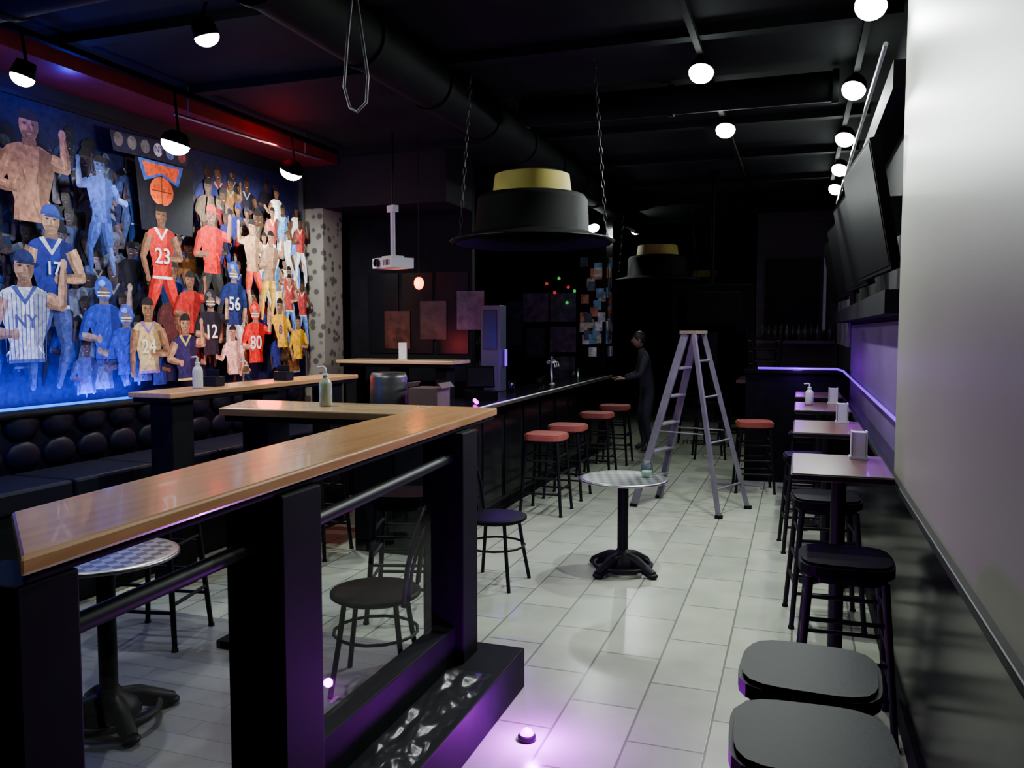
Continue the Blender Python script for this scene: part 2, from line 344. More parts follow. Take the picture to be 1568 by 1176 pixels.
Mu.fig(5.20,2.58,.16,(.55,.004,.006),(.18,.075,.04),bot=(.5,.004,.006),arms=0,trim=(.75,.75,.75),lean=.01)
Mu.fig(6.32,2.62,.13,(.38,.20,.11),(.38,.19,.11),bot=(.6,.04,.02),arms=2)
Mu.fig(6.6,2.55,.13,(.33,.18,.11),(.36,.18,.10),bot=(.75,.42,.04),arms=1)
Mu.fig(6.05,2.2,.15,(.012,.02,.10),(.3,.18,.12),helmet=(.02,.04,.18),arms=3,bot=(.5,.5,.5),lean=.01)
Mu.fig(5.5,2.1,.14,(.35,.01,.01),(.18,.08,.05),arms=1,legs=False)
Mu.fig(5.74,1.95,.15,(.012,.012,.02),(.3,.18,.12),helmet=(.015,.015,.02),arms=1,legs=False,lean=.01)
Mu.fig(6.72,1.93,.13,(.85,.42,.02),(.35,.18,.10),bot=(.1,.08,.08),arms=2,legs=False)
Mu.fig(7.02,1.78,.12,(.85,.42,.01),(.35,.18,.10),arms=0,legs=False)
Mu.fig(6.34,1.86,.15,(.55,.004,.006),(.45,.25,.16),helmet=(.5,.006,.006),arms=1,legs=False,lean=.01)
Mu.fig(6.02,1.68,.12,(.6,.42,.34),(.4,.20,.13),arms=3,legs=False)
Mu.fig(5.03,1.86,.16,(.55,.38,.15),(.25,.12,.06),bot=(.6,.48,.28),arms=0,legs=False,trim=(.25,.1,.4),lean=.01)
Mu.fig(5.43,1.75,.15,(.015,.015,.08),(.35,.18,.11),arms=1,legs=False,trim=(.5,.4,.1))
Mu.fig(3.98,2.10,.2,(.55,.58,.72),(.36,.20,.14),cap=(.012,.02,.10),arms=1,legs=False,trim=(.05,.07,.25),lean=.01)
for k in range(11): Mu.limb([(3.82+k*.032,1.93),(3.84+k*.028,1.5)],[.005,.005],(.04,.06,.25))
me=D.meshes.new('mural'); me.from_pydata(Mu.v,[],Mu.f)
at=me.color_attributes.new('Col','FLOAT_COLOR','CORNER')
for p,c in zip(me.polygons,Mu.c):
    for li in p.loop_indices: at.data[li].color=(*c,1)
mm=D.materials.new('mural_print'); mm.use_nodes=True; nt=mm.node_tree; n=nt.nodes; pb=n['Principled BSDF']
a=n.new('ShaderNodeVertexColor'); a.layer_name='Col'; tc=n.new('ShaderNodeTexCoord'); ns=n.new('ShaderNodeTexNoise'); ns.inputs['Scale'].default_value=30; ns.inputs['Detail'].default_value=10
mr=n.new('ShaderNodeMapRange'); mr.inputs[1].default_value=.3; mr.inputs[2].default_value=.7; mr.inputs[3].default_value=.6; mr.inputs[4].default_value=1.4
mx=n.new('ShaderNodeMix'); mx.data_type='RGBA'; mx.blend_type='MULTIPLY'; mx.inputs[0].default_value=1
nt.links.new(tc.outputs['Object'],ns.inputs['Vector']); nt.links.new(ns.outputs['Fac'],mr.inputs[0]); nt.links.new(a.outputs[0],mx.inputs[6]); nt.links.new(mr.outputs[0],mx.inputs[7]); nt.links.new(mx.outputs[2],pb.inputs['Base Color'])
pb.inputs['Roughness'].default_value=.6; pb.inputs['Specular IOR Level'].default_value=.1
me.materials.append(mm); mural=link(D.objects.new('sports_mural',me))
def txt(t,y,z,size,col,x=XL+.06,par=None,name='number'):
    cu=D.curves.new(name,'FONT'); cu.body=t; cu.size=size; cu.align_x='CENTER'; cu.align_y='CENTER'; cu.offset=.002
    o=link(D.objects.new(name,cu)); o.matrix_world=Matrix(((0,0,1,x),(1,0,0,y),(0,1,0,z),(0,0,0,1))); cu.materials.append(mat('txt_%s'%str(col),col,.5)); o.parent=par; return o
MX=XL+.012+Mu.L*.000010+.001
for t,y,z,sz,c in [('23',5.2,2.26,.17,(.7,.7,.7)),('56',6.05,1.92,.16,(.7,.7,.75)),('12',5.74,1.68,.16,(.8,.8,.8)),('80',6.34,1.58,.17,(.8,.8,.8)),('24',5.03,1.57,.15,(.75,.7,.5)),('NY',3.98,1.75,.12,(.02,.03,.2)),('NY',5.19,3.07,.07,(.05,.05,.2)),('17',4.2,2.10,.12,(.6,.6,.7)),('11',6.85,2.75,.10,(.1,.1,.3)),('8',6.72,1.7,.12,(.1,.05,.2))]:
    txt(t,y,z,sz,c,x=MX,par=mural)
b=B(); b.bx(XL,XL+.03,MY0,MY1,MZ1,MZ1+.03,blackm); b.bx(XL,XL+.06,MY1,MY1+.03,MZ0,MZ1+.03,steel); b.obj('trim_mural')
boxobj('soffit',XL,-4.35,YB,7.3,3.33,ZC,maroon)
b=B(); b.tube([(-4.25,4.9,3.24),(-4.12,6.6,3.24)],.012,steel)
for y in(5.0,6.5): b.tube([(-4.2,y,3.24),(-4.2,y,3.46)],.006,steel)
b.obj('lighting_rail')

# left zone back: patterned pillar + dark glossy partition
b=B(); b.bx(XL,-4.55,7.34,7.7,0,2.92,stone); b.obj('patterned_pillar')
boxobj('bulkhead',XL,-3.2,7.34,8.0,2.92,ZC,darkwall)
b=B(); b.bx(XL,-3.2,8.0,8.08,0,ZC,black)
for x in(-4.4,-4.0,-3.6): 
    b.bx(x,x+.36,7.985,8.0,1.45,2.3,blackg)
b.obj('wall_partition')
b=B()
for i in range(3):
    x=-4.2+i*.42; b.bx(x,x+.3,7.97,7.985,1.5+.1*i,1.9+.1*i,mat('picture_%d'%i,[(.05,.012,.008),(.03,.012,.010),(.04,.03,.045)][i],.3,var=.8,vscale=12))
b.obj('framed_picture')

# ---------------------------------------------------------- bar
b=B(); b.bx(-2.95,-2.45,6.0,11.3,1.03,1.07,blackg); b.bx(-2.9,-2.6,6.05,11.25,0,1.03,black)
for i in range(9): b.bx(-2.6,-2.585,6.15+i*.57,6.62+i*.57,.15,.95,blackg)
b.tube([(-2.44,6.0,1.055),(-2.44,11.3,1.055)],.02,steel); b.tube([(-2.48,6.1,.2),(-2.48,11.2,.2)],.012,blackm)
b.obj('bar_counter',bevel=.005)
b=B()  # back bar with shelves and bottles
b.bx(-4.75,-4.3,8.3,12.3,0,1.0,black)
for z in(1.0,1.35,1.7,2.05): b.bx(-4.75,-4.45,8.3,12.3,z,z+.025,black)
cols=[mat('b%d'%i,c,.15) for i,c in enumerate([(.06,.03,.01),(.02,.04,.02),(.08,.08,.09),(.05,.012,.012),(.02,.02,.05)])]
for z in(1.03,1.38,1.73):
    for i in range(34): 
        hh=random.uniform(.9,1.1)
        b.lathe([(.001,0),(.034,0),(.036,.15*hh),(.013,.21*hh),(.013,.27*hh),(.001,.27*hh)],(-4.58,8.4+i*.115,z),random.choice(cols),8)
b.obj('back_bar_shelf')
b=B(); b.bx(-3.07,-2.86,7.9,8.1,1.071,1.95,mat('cabinet_grey',(.035,.03,.06),.5)); b.bx(-3.04,-2.89,7.885,7.9,1.5,1.9,mat('screen_grey',(.02,.02,.04),.2)); b.obj('register_cabinet',bevel=.01)
b=B(); b.tube([(-2.83,8.0,1.33),(-2.83,8.0,1.5)],.014,ledp); b.tube([(-2.5,6.35,1.10),(-2.6,6.55,1.10)],.016,ledm); b.obj('purple_led_tube')
b=B()   # clutter on the bar: taps, till, glasses
b.lathe([(.05,0),(.05,.01),(.02,.02),(.02,.30),(.03,.31),(.001,.33)],(-2.7,9.2,1.071),steel,16)
for k in(-.08,0,.08): b.tube([(-2.7,9.2+k,1.33),(-2.64,9.2+k,1.32),(-2.63,9.2+k,1.27)],.008,steel,8); b.tube([(-2.7,9.2+k,1.34),(-2.7,9.2+k,1.45)],.010,black,8)
b.tube([(-2.7,9.08,1.33),(-2.7,9.32,1.33)],.022,steel,10)
b.obj('beer_tap_tower')
b=B(); b.bx(-.14,.14,-.13,.13,0,.08,pend); b.box((0,.03,.2),(.26,.03,.2),pend,(-.25,0,0)); b.box((0,.012,.198),(.23,.004,.17),screen,(-.25,0,0)); b.bx(-.03,.03,0,.08,.08,.16,pend); b.obj('cash_register',(-2.72,7.0,1.071),.5,bevel=.005)
for i,y in enumerate((7.7,8.5,8.7,9.9,10.3)):
    b=B(); b.lathe([(.001,.004),(.026,.004),(.028,0),(.036,.13),(.034,.13),(.026,.012),(.001,.012)],(0,0,0),bottleg,16); b.obj('pint_glass',(-2.66+.03*(i%2),y,1.071))
b=B(); b.bx(-3.2,-2.5,5.55,5.95,0.0,1.0,black); b.bx(-3.18,-2.86,5.53,5.55,.1,.9,blackg)
b.obj('service_cabinet',bevel=.01)
b=B(); b.lathe([(.001,0),(.13,0),(.145,.03),(.14,.1),(.145,.12),(.145,.26),(.14,.28),(.145,.33),(.13,.37),(.1,.36),(.001,.36)],(0,0,0),mat('dull_steel',(.09,.09,.09),.4,metal=.8),32); b.obj('steel_keg',(-3.0,5.75,1.001))
b=B(); b.bx(-.12,.12,-.12,.12,0,.26,cardb); b.box((-.14,0,.28),(.05,.24,.006),cardb,(0,-.9,0)); b.box((.14,0,.28),(.05,.24,.006),cardb,(0,.9,0)); b.obj('cardboard_box',(-2.66,5.76,1.001),bevel=.003)
# poster wall behind bar
boxobj('wall_bar_back',-4.8,-3.0,12.6,12.7,0,ZC,darkwall)
b=B()
for i,(x,z,w,h) in enumerate([(-3.95,2.05,.42,.45),(-3.5,2.05,.42,.45),(-3.95,1.5,.3,.45),(-3.5,1.55,.42,.4),(-3.5,1.1,.4,.36),(-4.3,1.8,.26,.7)]):
    b.bx(x-w/2,x+w/2,12.575,12.598,z-h/2,z+h/2,mat('notice_%d'%(i%3),[(.20,.11,.2),(.14,.12,.16),(.07,.06,.09)][i%3],.5,var=.5,vscale=9)); b.bx(x-w/2-.015,x+w/2+.015,12.585,12.598,z-h/2-.015,z+h/2+.015,blackm)
b.obj('poster_board')
b=B()
for x,z,m in((-3.75,2.42,gred),(-3.55,2.5,ggrn),(-3.4,2.36,gred),(-3.3,2.3,ggrn),(-3.62,2.28,gred),(-3.42,2.12,ggrn)): b.sph((x,12.52,z),.025,m)
b.tube([(-3.8,12.53,2.5),(-3.6,12.53,2.42),(-3.4,12.53,2.45),(-3.25,12.53,2.35)],.004,black)
b.obj('string_lights')
# collage column at end of the bar
b=B(); b.bx(-2.95,-2.55,11.4,11.8,0,ZC,blackg)
for i in range(26):
    z=1.3+random.random()*1.35; x=random.uniform(-2.93,-2.66); m=mat('snap_%d'%(i%5),[(.4,.35,.25),(.1,.22,.35),(.4,.14,.07),(.45,.45,.45),(.05,.05,.07)][i%5],.35,var=.7,vscale=14)
    b.bx(x,x+.11,11.388-.0004*i,11.4,z,z+.13,m)
    y=random.uniform(11.42,11.66); b.bx(-2.55,-2.538+.0004*i,y,y+.12,z,z+.14,m)
b.obj('photo_column')

# ---------------------------------------------------------- bar stool
def stool(seatm,back=False):
    b=B(); H=.74
    poly=[]
    for k in range(32):
        a=2*math.pi*k/32; c,s_=math.cos(a),math.sin(a); r=.19/((abs(c)**4+abs(s_)**4)**.25); poly.append((r*c,r*s_))
    for z0,z1,sc in((H-.06,H-.05,.93),(H-.05,H-.012,1.0),(H-.012,H,.94)):
        b.prism([(x*sc,y*sc) for x,y in poly],z0,z1,seatm)
    b.prism([(x*.85,y*.85) for x,y in poly],H-.085,H-.06,blackm)
    L={}
    for sx in(-1,1):
        for sy in(-1,1):
            top=Vector((sx*.145,sy*.145,H-.07)); bot=Vector((sx*.195,sy*.195,0)); L[sx,sy]=(top,bot)
            b.tube([top,bot],[.017,.014],blackm,8); b.lathe([(.018,0),(.018,.015),(.001,.015)],bot,black,8)
    def at(k,z): t,bo=L[k]; f=(t.z-z)/t.z; return t.lerp(bo,f)
    for z in(.2,.34,.5):
        for A,C in(((-1,-1),(1,-1)),((1,-1),(1,1)),((1,1),(-1,1)),((-1,1),(-1,-1))):
            zz=z+(.04 if A[0]==C[0] else 0); b.tube([at(A,zz),at(C,zz)],.010,blackm,8)
    return b
st_red=stool(redv).obj('bar_stool',(-2.2,7.35,0),.0)
for p,r in [((-2.2,8.1,0),.0),((-2.2,9.4,0),.0),((-2.2,10.4,0),0),((-.42,9.05,0),.15)]: copy(st_red,p,r)
st_bk=stool(vinyl).obj('bar_stool',(.05,2.03,0),.05)
for p,r in [((.05,2.46,0),-.05),((.21,3.75,0),.0),((.17,5.1,0),.1),((.1,6.75,0),.1),((.12,8.2,0),0),((-2.2,4.4,0),.3),((-3.3,4.7,0),.2),((-3.45,5.4,0),0),((-3.3,3.6,0.006),.2),
            ((-1.1,11.2,0),.2),((-1.5,12.7,0),.1),((-.85,12.6,0),.5),((-1.3,14.2,0),.1)]: copy(st_bk,p,r)
# rear high table with stools turned upside-down on top
b=B(); b.bx(-.75,-.1,11.0,12.2,1.015,1.05,redwood); b.bx(-.74,-.11,11.01,12.19,1.0,1.015,blackm)
for y in(11.3,11.9): b.lathe([(.16,0),(.16,.02),(.04,.04),(.035,1.0)],(-.42,y,0),blackm,16)
b.obj('rear_table',bevel=.004)
for y in(11.3,11.85):
    o=copy(st_bk,(-.42,y,1.051+.74),.2); o.rotation_euler=(math.pi,0,.2)

# bistro chair
def chair():
    b=B(); H=.46
    b.lathe([(.001,H-.035),(.19,H-.035),(.215,H-.02),(.215,H-.005),(.19,H),(.001,H+.004)],(0,0,0),vinyl,32)
    for a in(45,135,225,315):
        c,s_=math.cos(math.radians(a)),math.sin(math.radians(a))
        b.tube([(c*.17,s_*.17,H-.03),(c*.2,s_*.2,.25),(c*.25,s_*.25,0)],.013,blackm,8)
    b.tube([(math.cos(t*.3927)*.2,math.sin(t*.3927)*.2,.26) for t in range(16)],.008,blackm,8,closed=True)
    P=[];n=14
    for i in range(n+1):
        a=math.pi*i/n; P.append((-.19*math.cos(a),.17+.09*math.sin(a),H-.02+.44*math.sin(a)**.6))
    b.tube(P,.013,blackm,8)
    P=[(-.11*math.cos(math.pi*i/n),.18+.07*math.sin(math.pi*i/n),H-.01+.32*math.sin(math.pi*i/n)**.6) for i in range(n+1)]
    b.tube(P,.009,blackm,8)
    return b
ch=chair().obj('bistro_chair',(-1.88,3.45,0.006),-1.3)
copy(ch,(-1.90,5.15,0),1.5); copy(ch,(-2.75,2.1,0.006),2.2)

# round pedestal table
def rtable(h,r):
    b=B(); b.lathe([(.001,h-.02),(r-.02,h-.022),(r,h-.016),(r,h-.004),(r-.008,h),(r-.03,h)],(0,0,0),steel,48); b.lathe([(r-.03,h),(.001,h)],(0,0,0),chk,48,smooth=False)
    b.lathe([(.001,h-.035),(.12,h-.035),(.12,h-.022)],(0,0,0),blackm,24)
    b.lathe([(.038,.1),(.038,h-.03)],(0,0,0),blackm,20)
    b.lathe([(.001,.16),(.04,.16),(.06,.13),(.11,.1),(.13,.06),(.13,.04)],(0,0,0),blackm,24)
    for k in range(4):
        a=math.pi/4+k*math.pi/2; c,s_=math.cos(a),math.sin(a)
        b.tube([(c*.03,s_*.03,.10),(c*.12,s_*.12,.085),(c*.2,s_*.2,.05),(c*.27,s_*.27,.025)],[.045,.045,.04,.03],blackm,10)
        b.sph((c*.26,s_*.26,.02),.04,blackm,(1,1,.5))
    b.tube([(math.cos(t*.2618)*.2,math.sin(t*.2618)*.2,.05) for t in range(24)],.015,blackm,8,closed=True)
    return b
rt=rtable(.665,.31).obj('pedestal_table',(-1.14,5.69,0),.3)
rtable(.74,.3).obj('pedestal_table',(-2.78,2.72,0.006),.3)
b=B(); b.lathe([(.001,.002),(.036,.002),(.042,.02),(.042,.08),(.03,.095),(.03,.11),(.027,.11),(.027,.095),(.038,.078),(.038,.02),(.001,.008)],(0,0,0),bottleg,24); b.lathe([(.001,.004),(.036,.004),(.036,.04),(.001,.04)],(0,0,0),mat('candle',(.6,.6,.5),.5),20); b.obj('glass_jar',(-.99,5.78,.666))

# ---------------------------------------------------------- wall tables
def wtable(x1,y0,y1,z=1.05):
    b=B(); w=.43; L=y1-y0
    b.bx(-w,0,0,L,z-.035,z,redwood); b.bx(-w-.006,.0,-.006,L+.006,z-.03,z-.006,blackm)
    b.lathe([(.035,.03),(.035,z-.04)],(-w/2,L/2,0),blackm,16); b.bx(-w/2-.13,-w/2+.13,L/2-.13,L/2+.13,z-.05,z-.035,blackm)
    b.box((-w/2,L/2,.02),(.4,.07,.04),blackm,(0,0,.785)); b.box((-w/2,L/2,.02),(.4,.07,.04),blackm,(0,0,-.785)); b.lathe([(.07,.0),(.05,.08),(.036,.1)],(-w/2,L/2,0),blackm,16)
    return b.obj('wall_table',(x1,y0,0),0,bevel=.004)
for y0,y1 in((3.95,4.6),(5.55,6.3),(7.1,7.9),(8.5,9.2)):
    wtable(.415,y0,y1)
for i,y in enumerate((4.5,6.2,7.8)):
    b=B(); b.bx(-.045,.045,-.04,.04,0,.012,white); b.box((-.035,0,.075),(.006,.08,.13),white); b.box((.035,0,.075),(.006,.08,.13),white); b.bx(-.03,.03,-.036,.036,.012,.135,white); b.obj('napkin_holder',(.3,y,1.051))
def bottle(loc,name='pump_bottle',h=.18,m=None,pump=True):
    b=B(); m=m or bottleg
    b.lathe([(.001,0),(.032,0),(.034,.01),(.034,h*.6),(.028,h*.7),(.014,h*.78),(.014,h*.85)],(0,0,0),m,20)
    b.lathe([(.016,h*.84),(.016,h*.9),(.001,h*.9)],(0,0,0),white,16)
    if pump: b.tube([(0,0,h*.9),(0,0,h*1.05),(-.01,0,h*1.08),(-.045,0,h*1.06)],.006,white,8)
    b.obj(name,loc)
bottle((-2.33,3.76,1.301),h=.19,m=mat('gel',(.30,.34,.25),.2,coat=.5)); bottle((-3.86,4.62,1.301),h=.2,m=white); bottle((-3.9,5.2,1.301),h=.15); bottle((.1,7.6,1.051),h=.17,m=white,pump=True)
b=B(); b.bx(-.04,.04,-.012,.012,0,.17,white); b.bx(-.034,.034,-.0125,-.012,.01,.16,paper); b.bx(-.05,.05,-.03,.03,0,.008,white); b.obj('menu_stand',(-3.75,7.5,1.401),.2)
for p in((-3.92,4.85,1.301),(-3.85,5.6,1.301)):
    b=B(); b.bx(-.06,.06,-.05,.05,0,.07,blackm); b.bx(-.055,.055,-.002,.002,.07,.12,blackm); b.obj('condiment_caddy',p,bevel=.006)

# ---------------------------------------------------------- ladder
b=B(); T1=Vector((-.99,7.78,1.66));T2=Vector((-.93,8.05,1.66)); A1=Vector((-1.47,7.85,0));A2=Vector((-1.30,8.32,0)); C1=Vector((-.645,7.58,0));C2=Vector((-.42,8.09,0))
def beam(p,q,w,t,m):
    p=Vector(p);q=Vector(q); d=q-p; M=Matrix.Translation((p+q)/2)@d.to_track_quat('Z','X').to_matrix().to_4x4(); z=d.length/2
    vs=[(sx*w/2,sy*t/2,sz*z) for sz in(-1,1) for sx,sy in((-1,-1),(1,-1),(1,1),(-1,1))]
    b.add(vs,[(0,3,2,1),(4,5,6,7),(0,1,5,4),(1,2,6,5),(2,3,7,6),(3,0,4,7)],m,M=M)
beam(A1,T1,.07,.03,alu); beam(A2,T2,.07,.03,alu); beam(C1,T1+Vector((.08,-.03,0)),.045,.025,alu); beam(C2,T2+Vector((.08,-.03,0)),.045,.025,alu)
for k in range(1,6):
    f=k/6.2; p=A1.lerp(T1,f);q=A2.lerp(T2,f); ang=math.atan2((q-p).y,(q-p).x); b.box((p+q)/2,((q-p).length,.09,.02),alu,(0,0,ang))
for k in(.15,.4,.65,.85):
    b.tube([C1.lerp(T1+Vector((.08,0,0)),k),C2.lerp(T2+Vector((.08,0,0)),k)],.011,alu,8)
b.box((-.93,7.91,1.675),(.16,.34,.03),mat('ladder_cap',(.18,.13,.08),.5),(0,0,-.2))
for A,C,T in((A1,C1,T1),(A2,C2,T2)): 
    b.tube([A.lerp(T,.45),C.lerp(T,.45)],.007,steel,6)
for p in(A1,A2,C1,C2): b.box(p+Vector((0,0,.015)),(.07,.05,.03),black)
b.obj('step_ladder',bevel=.003)

# ---------------------------------------------------------- low partition w/ LED and rear right
b=B(); b.bx(-.55,.53,9.62,9.74,0,1.22,black); b.bx(-.57,.53,9.58,9.78,1.22,1.26,blackg); b.obj('booth_partition',bevel=.006)
b=B(); b.tube([(-.42,9.60,1.275),(.40,9.60,1.275),(.46,9.5,1.26),(.5,9.3,1.22)],.012,ledp); b.tube([(.5,9.2,1.22),(.5,4.4,1.22)],.010,ledp); b.obj('purple_led_strip')
boxobj('wall_rear_right',-.62,XR,13.2,13.3,0,ZC,brick)
b=B(); b.bx(-.5,.28,13.1,13.195,1.75,2.75,blackm); b.bx(-.47,.25,13.09,13.1,1.78,2.72,screen); b.obj('television',bevel=.01)
b=B(); b.bx(.33,.37,13.0,13.2,1.5,2.75,white); b.obj('door_frame_trim')
b=B(); b.bx(-.6,.5,12.9,13.18,1.5,1.54,redwood)
for i in range(12): b.lathe([(.001,0),(.033,0),(.035,.13),(.012,.18),(.012,.24),(.001,.24)],(-.5+i*.085,13.02,1.54),random.choice(cols),8)
b.obj('liquor_shelf')
b=B()
for i in range(8):
    b.bx(.532,.55,10+i*.38,10.3+i*.38,1.5,2.6,mat('notice_%d'%(i%3),(.2,.2,.2)))
b.obj('wall_posters')
# rear booths / dark furniture
b=B(); b.bx(-1.55,-1.0,16.8,17.3,0,.9,black); b.bx(-1.6,-.95,16.75,17.35,.9,.94,blackg); b.obj('rear_cabinet',bevel=.01)
b=B(); b.bx(-2.6,-1.7,18.93,18.998,0,2.1,mat('door_grey',(.03,.03,.04),.4)); 
for z in(.2,1.15): b.bx(-2.45,-1.85,18.91,18.93,z,z+.75,blackg)
b.tube([(-1.8,18.87,1.0),(-1.8,18.87,1.15)],.012,steel); b.obj('door_1')

# wall TVs on right
def tv(loc,w,h,rz,rx):
    b=B(); b.box((0,0,0),(.05,w,h),pend,(0,rx,0)); M=Euler((0,rx,0)).to_matrix()@Vector((-.027,0,0)); b.box(M,(.004,w-.04,h-.04),screen,(0,rx,0)); b.box((.1,0,0),(.14,.2,.2),blackm)
    b.obj('wall_television',loc,rz,bevel=.004)
for y in(5.1,6.6,8.1,9.6): tv((.36,y,2.33),1.15,.66,.06,-.18)
b=B(); b.bx(.40,.55,4.5,10.2,1.78,1.9,black); b.bx(.40,.55,4.4,10.2,2.85,2.98,black); b.tube([(.38,4.6,3.12),(.38,10.2,3.12)],.012,steel); b.obj('wall_soffit_rail')
# hanging television
b=B(); b.box((0,0,0),(.92,.07,.54),pend); b.box((0,-.06,0),(.6,.08,.36),pend); b.tube([(0,0,.2),(0,0,1.5)],.02,pend); b.lathe([(.07,1.48),(.07,1.52),(.001,1.52)],(0,0,0),blackm,16)
b.obj('hanging_television',(-.93,9.55,1.94),.3,bevel=.01)

# ---------------------------------------------------------- pendants
def pendant(loc):
    b=B()
    b.lathe([(.50,0),(.52,.015),(.5,.03),(.40,.055),(.36,.075),(.35,.27),(.33,.30),(.25,.315)],(0,0,0),pend,48)
    b.lathe([(.25,.315),(.235,.43)],(0,0,0),yel,48); b.lathe([(.235,.43),(.2,.445),(.001,.45)],(0,0,0),pend,48)
    b.lathe([(.49,.001),(.38,.04),(.33,.07),(.32,.28),(.001,.29)],(0,0,0),pend,48)
    b.lathe([(.503,.012),(.524,.018),(.503,.024)],(0,0,0),blackm,48)
    b.sph((0,0,.18),.05,white)
    zt=ZC-loc[2]
    for a in(0,180):
        c,s_=math.cos(math.radians(a+10)),math.sin(math.radians(a+10))
        n=int((zt-.03)/.05)
        P0=Vector((c*.47,s_*.47,.03)); P1=Vector((c*.38,s_*.38,zt)); dd=(P1-P0); 
        for i in range(n):
            p=P0+dd*(i+.5)/n; R=dd.to_track_quat('Z','X').to_matrix().to_4x4()@Matrix.Rotation((i%2)*math.pi/2,4,'Z')
            vs=[Matrix.Translation(p)@R@Vector((.010*math.cos(t*.785),0,.03*math.sin(t*.785))) for t in range(8)]
            b.tube(vs,.0025,blackm,4,closed=True)
    return b.obj('pendant_lamp',loc)
pendant((-1.61,5.05,2.24)); pendant((-1.63,10.1,2.28)); pendant((-1.57,15,2.3))

# ---------------------------------------------------------- projector
b=B(); b.bx(-.15,.15,-.12,.12,0,.09,white); b.lathe([(.001,.0),(.035,0),(.035,.03)],(-.06,-.12,.045),blackg,20,Matrix.Rotation(math.pi/2,4,'X'))
for i in range(5): b.bx(.02+i*.022,.032+i*.022,-.122,-.12,.02,.07,black)
b.tube([(0,0,.09),(0,0,.55)],.022,white); b.tube([(0,0,.55),(0,0,1.2)],.012,blackm); b.bx(-.09,.09,-.06,.06,.09,.11,white); b.bx(-.05,.05,-.03,.03,.5,.56,white)
b.obj('projector',(-3.46,6.74,2.25),-.5,bevel=.006)
b=B(); b.sph((0,0,0),.045,amber,(1,1,1.3)); b.lathe([(.015,.04),(.02,.07),(.001,.09)],(0,0,0),blackm,12); b.tube([(0,0,.08),(0,0,1.32)],.004,blackm,6); b.obj('amber_bulb_lamp',(-3.33,7.0,2.13))

# ---------------------------------------------------------- ceiling services
def duct(p,q,r,name='air_duct'):
    b=B(); p=Vector(p);q=Vector(q); n=max(2,int((q-p).length/.9)); b.tube([p,q],r,ductm,28)
    for i in range(n+1): c=p.lerp(q,i/n); d=(q-p).normalized()*.02; b.tube([c-d,c+d],r+.012,ductm,28)
    b.obj(name)
duct((-4.3,2.9,3.26),(.4,2.6,3.26),.17); duct((-2.3,3.2,3.29),(-2.3,12.4,3.29),.15); duct((-2.0,6.1,3.34),(.2,6.1,3.34),.1)
b=B()
for y in(3.9,5.0,7.2,8.6,10,11.5,13.5,15.5): b.bx(-4.3,.5,y,y+.09,3.40,3.46,darkceil)
b.obj('ceiling_beams')
b=B()
for x in(-.6,.32): b.bx(x-.018,x+.018,3.5,11.5,3.365,3.40,pend)
b.bx(-4.2,-4.16,3.2,7,3.365,3.40,pend) 
b.obj('lighting_track')
b=B(); P=[(0,0,.72),(-.01,0,.6),(-.05,.01,.35),(-.08,.02,.12),(-.05,.02,.02),(0,0,-.01),(.05,0,.03),(.06,0,.15),(.03,0,.35),(.0,0,.55),(.01,0,.72)]
b.tube(P,.007,mat('cable_grey',(.15,.15,.14),.5),8); b.obj('hanging_cable',(-2.0,3.54,2.74))

# track spotlights: short black head with a bright domed lens
def spot(loc,aim,power,col=(.92,1,.955),ang=150,rad=.04,blend=.6,bulb=.062,zc=3.37):
    loc=Vector(loc); d=(Vector(aim)-loc).normalized(); R=d.to_track_quat('-Z','Y').to_matrix().to_4x4()
    b=B(); b.lathe([(.001,.09),(.05,.085),(bulb*.95,.05),(bulb*1.08,.0),(bulb*.98,0)],(0,0,0),pend,24,R)
    b.lathe([(max(.0005,bulb*math.cos(math.radians(t))),-bulb*.8*math.sin(math.radians(t))) for t in range(0,91,10)],(0,0,0),bulbw,24,R)
    b.tube([tuple(-d*.08),(0,0,max(.1,zc-loc.z))],.009,pend,8)
    o=b.obj('ceiling_spotlight',loc)
    l=D.lights.new('spot_beam','SPOT'); l.energy=power; l.color=col; l.spot_size=math.radians(ang); l.spot_blend=blend; l.shadow_soft_size=rad
    lo=link(D.objects.new('beam',l)); lo.location=tuple(d*.13); lo.rotation_euler=R.to_euler(); lo.parent=o
for p,a,w in [((-.6,5.3,3.28),(-.8,3.7,0),200),((-.58,6.85,3.28),(-.7,5.2,0),210),((.3,4.5,3.28),(-.5,2.8,0),42),((.31,6.0,3.28),(-.7,4.3,0),95),((.33,7.5,3.28),(-.5,5.8,0),105),((.35,8.9,3.28),(-.6,7.0,0),105),((.36,10.1,3.28),(-.6,8.2,0),70),
              ((-2.5,10.4,3.0),(-1.6,9.2,0),35),((-2.44,13,3.25),(-1.8,11.5,0),50)]:
    spot(p,a,w,bulb=.075)
spot((-4.15,4.8,3.0),(-4.55,4.7,1.6),75,bulb=.095); spot((-4.08,6.1,3.04),(-4.65,6.3,2.0),200,bulb=.095)
spot((-2.9,3.6,3.2),(-2.4,4.6,0),120); spot((-4.1,3.55,3.1),(-4.6,3.3,1.2),12)
spot((-.9,2.3,3.25),(.3,1.8,1.6),11); spot((-3.0,1.9,3.25),(-2.4,2.8,0),18)  # unseen spots added to brighten the near right wall and the left floor
def pl(name,loc,e,col,r=.05,typ='POINT',size=None,rot=None):
    l=D.lights.new(name,typ); l.energy=e; l.color=col
    if typ=='AREA': l.shape='RECTANGLE'; l.size,l.size_y=size
    else: l.shadow_soft_size=r
    o=link(D.objects.new(name,l)); o.location=loc
    if rot: o.rotation_euler=rot
    return o
pl('glow_blue_strip',(XL+.16,4.0,1.23),60,(.005,.05,1),typ='AREA',size=(.08,2.0),rot=(0,math.radians(160),0))
